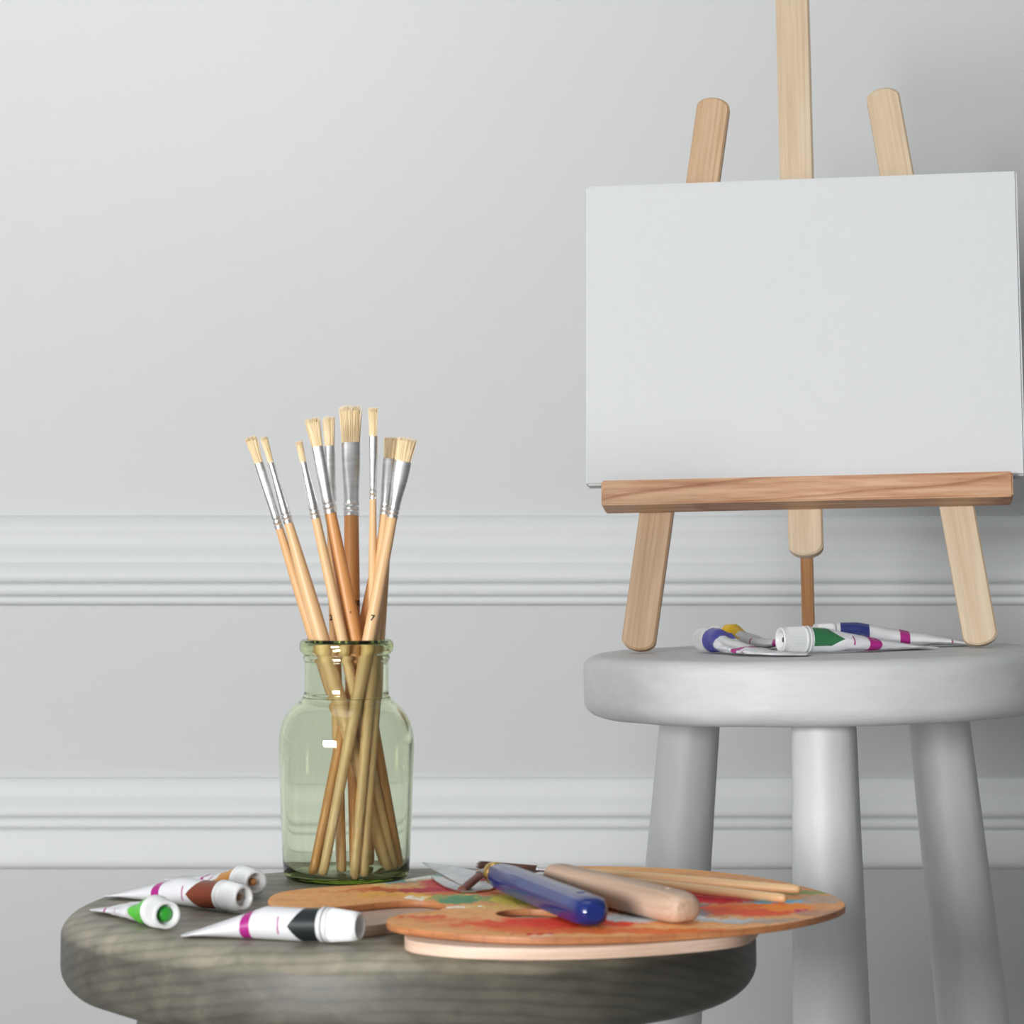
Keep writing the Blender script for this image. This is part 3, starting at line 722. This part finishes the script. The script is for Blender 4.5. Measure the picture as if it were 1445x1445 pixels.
# ------------------------------------------------------------------ paint tubes
def ptube(label, group, spine, r, zfun, Ls, band, mag, line, arrow, v0, cap, crumple=0, flat0=.0, flatp=1.0, residue=None, seed=0, wide=1.45, curl=0, hf=1.0, tiltcap=0):
    """spine: xy points from shoulder to tail; Ls: cap length; cap: (r0, r1)"""
    th = thing('paint_tube', label, 'paint tube', group)
    n = 44; K = 48
    # resample the spine by length
    pts = [Vector((p[0], p[1], 0)) for p in spine]
    if len(pts) > 2:
        out = []
        ext = [pts[0] * 2 - pts[1]] + pts + [pts[-1] * 2 - pts[-2]]
        for i in range(1, len(ext) - 2):
            a, b_, c, d = ext[i - 1:i + 3]
            for t in range(12):
                t /= 12; out.append(.5 * ((2 * b_) + (-a + c) * t + (2 * a - 5 * b_ + 4 * c - d) * t * t + (-a + 3 * b_ - 3 * c + d) * t ** 3))
        out.append(pts[-1]); pts = out
    cum = [0]
    for a, b_ in zip(pts, pts[1:]): cum.append(cum[-1] + (b_ - a).length)
    Lt = cum[-1]
    def at(s):
        d = s * Lt
        for i in range(len(pts) - 1):
            if d <= cum[i + 1] or i == len(pts) - 2:
                k = (d - cum[i]) / (cum[i + 1] - cum[i]); return pts[i] + (pts[i + 1] - pts[i]) * k
    def tan(s):
        return (at(min(1, s + .02)) - at(max(0, s - .02))).normalized()
    rs = cap[0]
    bm = bmesh.new(); ul = bm.loops.layers.uv.new('uv')
    rings = []; ss = []
    for k in range(K + 1):
        s = k / K
        f = max(0, (s - flat0) / (1 - flat0)) ** flatp
        bb = r * (1 - f) + .0007 * f
        aa = r + (wide * r - r) * f
        if s > .95: bb = .0009
        # shoulder settles from the cap height
        c = at(s); T = tan(s); S = Vector((-T.y, T.x, 0))
        z0 = max(bb, r if s == 0 else 0) if s == 0 else bb
        lift = curl * math.sin(min(1, max(0, (s - .55) / .45)) * PI) 
        zc = zfun(c.x, c.y) + bb + lift + .0004
        # near the cap the axis height equals the collar radius
        if s < .15: zc += (rs - r) * (1 - s / .15) + .0
        ring = []
        for i in range(n + 1):
            an = 2 * PI * i / n
            dx, dz = aa * math.sin(an), bb * math.cos(an)
            p = Vector((0, 0, 0))
            if crumple and 0 < s:
                w = min(1, s * 4) * min(1, (1 - s) * 8 + .25)
                q = Vector((s * 5.5 + seed * 7, math.sin(an) * 1.1, math.cos(an) * .9 + seed))
                a1 = noise.noise(q); a2 = noise.noise(q * 2.3 + Vector((5, 1, 2)))
                cre = (1 - abs(a1) * 2.2) * .8 + a2 * .6
                dz *= 1 - crumple * w * max(0, .45 - cre * .35 + a1 * .6)
                dx *= 1 + crumple * w * .25 * a2
            pos = c + S * dx; pos.z = zc + dz
            zz_ = zfun(pos.x, pos.y) + .0003
            if pos.z < zz_: pos.z = zz_
            ring.append(pos)
        rings.append(ring)
    V = [[bm.verts.new(p) for p in rg[:-1]] for rg in rings]
    for k in range(K):
        for i in range(n):
            j = (i + 1) % n
            fc = bm.faces.new((V[k][i], V[k][j], V[k + 1][j], V[k + 1][i]))
            for lp, (kk, ii) in zip(fc.loops, ((k, i), (k, i + 1), (k + 1, i + 1), (k + 1, i))): lp[ul].uv = (kk / K, ii / n)
    bm.faces.new(V[0][::-1]); bm.faces.new(V[-1])
    obj('tube_body', bm, tube_mat('tube ' + label[:20], band, arrow, mag, line, v0), th, sharp=1.1)
    # cap axis: away from the body
    T0 = (at(.04) - at(0)).normalized(); p0 = at(0); zc = zfun(p0.x, p0.y) + rs + .0004
    p0.z = zc
    ax = axisM(p0, p0 - T0 + Vector((0, 0, tiltcap)))
    r0, r1 = cap
    bm = lathe([(0, -.001), (r * .99, -.001), (r * 1.0, 0), (r0 * 1.0, .0006), (r0 * 1.0, .0018), (r0 * .93, .0022), (0, .0024)], 40)
    obj('shoulder', bm, M_cap, th, ax, sharp=.7)
    q = [(0, .0026), (r0 * .95, .0026), (r0 * .985, .003), (r0 * .985, .0042), (r0 * .955, .0046)]
    m_ = 6
    for i in range(m_ + 1): q.append((r0 * .955 + (r1 - r0 * .955) * (i / m_), .0046 + (Ls - .0052) * i / m_))
    q += [(r1 * .94, Ls), (r1 * .80, Ls), (r1 * .72, Ls - .0006), (r1 * .62, Ls - .0045), (0, Ls - .0048)]
    bm = lathe(q, 96, rib=lambda k: -.00042 if 5 <= k <= 10 else 0)
    cp = obj('cap', bm, M_cap, th, ax, sharp=.8)
    if residue:
        bm = lathe([(0, Ls - .0020), (r1 * .2, Ls - .0022), (r1 * residue[1], Ls - .0030), (r1 * residue[1] * 1.1, Ls - .0050)], 24)
        cpm = obj('paint_dab', bm, plain('dab ' + label[:12], residue[0], .4), cp)
        cpm['label'] = residue[2]
    return th
gz = lambda x, y: ZG
G1 = 'paint tubes on the grey stool'; G2 = 'paint tubes on the white stool'
def gp(x, y): p = onz(x, y, ZG); return (p.x, p.y)
# black: shoulder at 457, cap to 516, tail 272
ptube('white paint tube with a black arrow band, nearest tube on the grey stool', G1, [(-.0845, 1.268), (-.1455, 1.292)], .0074, gz, .0185,
      (.012, .016, .018, 1), (.50, .57), .28, (.215, .085, .05, .5), .25, (.0080, .0063), flat0=.42)
ptube('white paint tube with a reddish-brown arrow band, behind the green tube', G1, [(-.1400, 1.376), (-.1975, 1.432)], .0068, gz, .0160,
      srgb(120, 58, 38), (.50, .57), .28, (.25, .085, .10, .5), .25, (.0075, .0060), flat0=.38, residue=((.30, .2, .12, 1), .28, 'brown paint in the cap recess'), seed=3)
ptube('small white paint tube with a green band, its cap facing the camera', G1, [(-.1655, 1.318), (-.1950, 1.376)], .0068, gz, .0165,
      srgb(86, 182, 60), (.70, .74), .5, (.26, .08, .16, .5), .20, (.0075, .0066), flat0=.05, crumple=.5, residue=((.03, .33, .03, 1), .52, 'green paint in the cap recess'), seed=5)
ptube('white paint tube with an ochre band, furthest back on the grey stool', G1, [(-.1370, 1.440), (-.1750, 1.500)], .0066, gz, .0165,
      srgb(196, 132, 48), (.40, .44), .3, (.26, .08, .16, .5), .20, (.0074, .0062), flat0=.05, flatp=.8, crumple=.6, residue=((.6, .25, .08, 1), .3, 'ochre paint in the cap recess'), seed=8)
wz = lambda x, y: wtop(x)
ptube('crumpled white paint tube with a violet-blue ring, leftmost on the white stool', G2, [(.1305, 1.847), (.1400, 1.822), (.1500, 1.795), (.1640, 1.776), (.1850, 1.770)], .0080, wz, .0170,
      srgb(72, 74, 160), (.50, .56), .62, (.20, 0, .20, .5), .75, (.0080, .0074), crumple=.75, flat0=.16, flatp=.42, wide=1.5, seed=2)
ptube('squeezed white paint tube with a yellow patch, behind the violet-blue one', G2, [(.1440, 1.905), (.1650, 1.888), (.1960, 1.880)], .0084, wz, .0150,
      srgb(238, 192, 30), (.62, .70), .4, (.30, .3, .22, .5), .80, (.0078, .0070), crumple=.55, flat0=.12, flatp=.6, seed=11, curl=.002)
ptube('white paint tube with a green patch and large cap, frontmost on the white stool', G2, [(.1880, 1.800), (.2250, 1.812), (.2680, 1.836)], .0084, wz, .0200,
      srgb(46, 110, 70), (.42, .51), .30, (.24, .14, .10, .13), .80, (.0088, .0080), crumple=.35, flat0=.12, flatp=.8, seed=4, residue=((.02, .02, .02, 1), .25, 'dark pin in the cap end'))
ptube('long white paint tube with a navy band, behind the green-patched tube', G2, [(.2150, 1.868), (.2550, 1.866), (.2760, 1.868), (.3020, 1.874)], .0086, wz, .0170,
      srgb(36, 52, 120), (.44, .51), .8, (.22, 0, .22, .5), .75, (.0084, .0076), crumple=.3, flat0=.12, flatp=1.1, seed=6, curl=.0008)

# ------------------------------------------------------------------ light, world, camera
wd = bpy.data.worlds.new('World'); bpy.context.scene.world = wd; wd.use_nodes = True; nt = wd.node_tree
bg = nt.nodes['Background']
tc = nt.nodes.new('ShaderNodeTexCoord'); sp = nt.nodes.new('ShaderNodeSeparateXYZ'); nt.links.new(tc.outputs['Generated'], sp.inputs[0])
mr = N(nt, 'ShaderNodeMapRange'); nt.links.new(sp.outputs[0], mr.inputs['Value']); mr.inputs['From Min'].default_value = -1; mr.inputs['From Max'].default_value = 1
r = ramp(nt, [(0, (.95, .98, 1.0, 1)), (.5, (.62, .64, .66, 1)), (1, (.45, .46, .47, 1))]); nt.links.new(mr.outputs[0], r.inputs['Fac'])
mz = N(nt, 'ShaderNodeMapRange'); nt.links.new(sp.outputs[2], mz.inputs['Value']); mz.inputs['From Min'].default_value = -1; mz.inputs['From Max'].default_value = 1; mz.inputs['To Min'].default_value = .19; mz.inputs['To Max'].default_value = .42
nt.links.new(r.outputs['Color'], bg.inputs['Color']); nt.links.new(mz.outputs[0], bg.inputs['Strength'])
def area(name, loc, tgt, sx, sy, power, col=(1, 1, 1)):
    l = bpy.data.lights.new(name, 'AREA'); l.shape = 'RECTANGLE'; l.size = sx; l.size_y = sy; l.energy = power; l.color = col
    o = bpy.data.objects.new(name, l); C.objects.link(o); o.location = loc
    o.rotation_euler = (Vector(tgt) - Vector(loc)).to_track_quat('-Z', 'Y').to_euler()
    return o
area('softbox_key', (-1.40, -1.3, .88), (.1, 1.9, .52), 1.2, .55, 103, (1, .995, .985))
area('softbox_overhead', (-.35, .75, 3.4), (0, 1.45, .5), 1.5, 1.1, 9, (.97, .99, 1))
cd = bpy.data.cameras.new('camera'); cam = bpy.data.objects.new('camera', cd); C.objects.link(cam)
cam.location = (0, 0, CZ); cam.rotation_euler = (PI / 2, 0, 0)
cd.lens = 100; cd.sensor_width = 36; cd.shift_y = (HZ - 722.5) / 1445; cd.clip_start = .05
cd.dof.use_dof = True; cd.dof.focus_distance = 1.68; cd.dof.aperture_fstop = 22
bpy.context.scene.camera = cam
sc = bpy.context.scene
sc.view_settings.view_transform = 'Standard'; sc.view_settings.look = 'None'; sc.view_settings.exposure = 0
sc.cycles.use_denoising = True; sc.cycles.sample_clamp_indirect = 60
sc.cycles.max_bounces = 20; sc.cycles.transmission_bounces = 20; sc.cycles.glossy_bounces = 6; sc.cycles.diffuse_bounces = 5
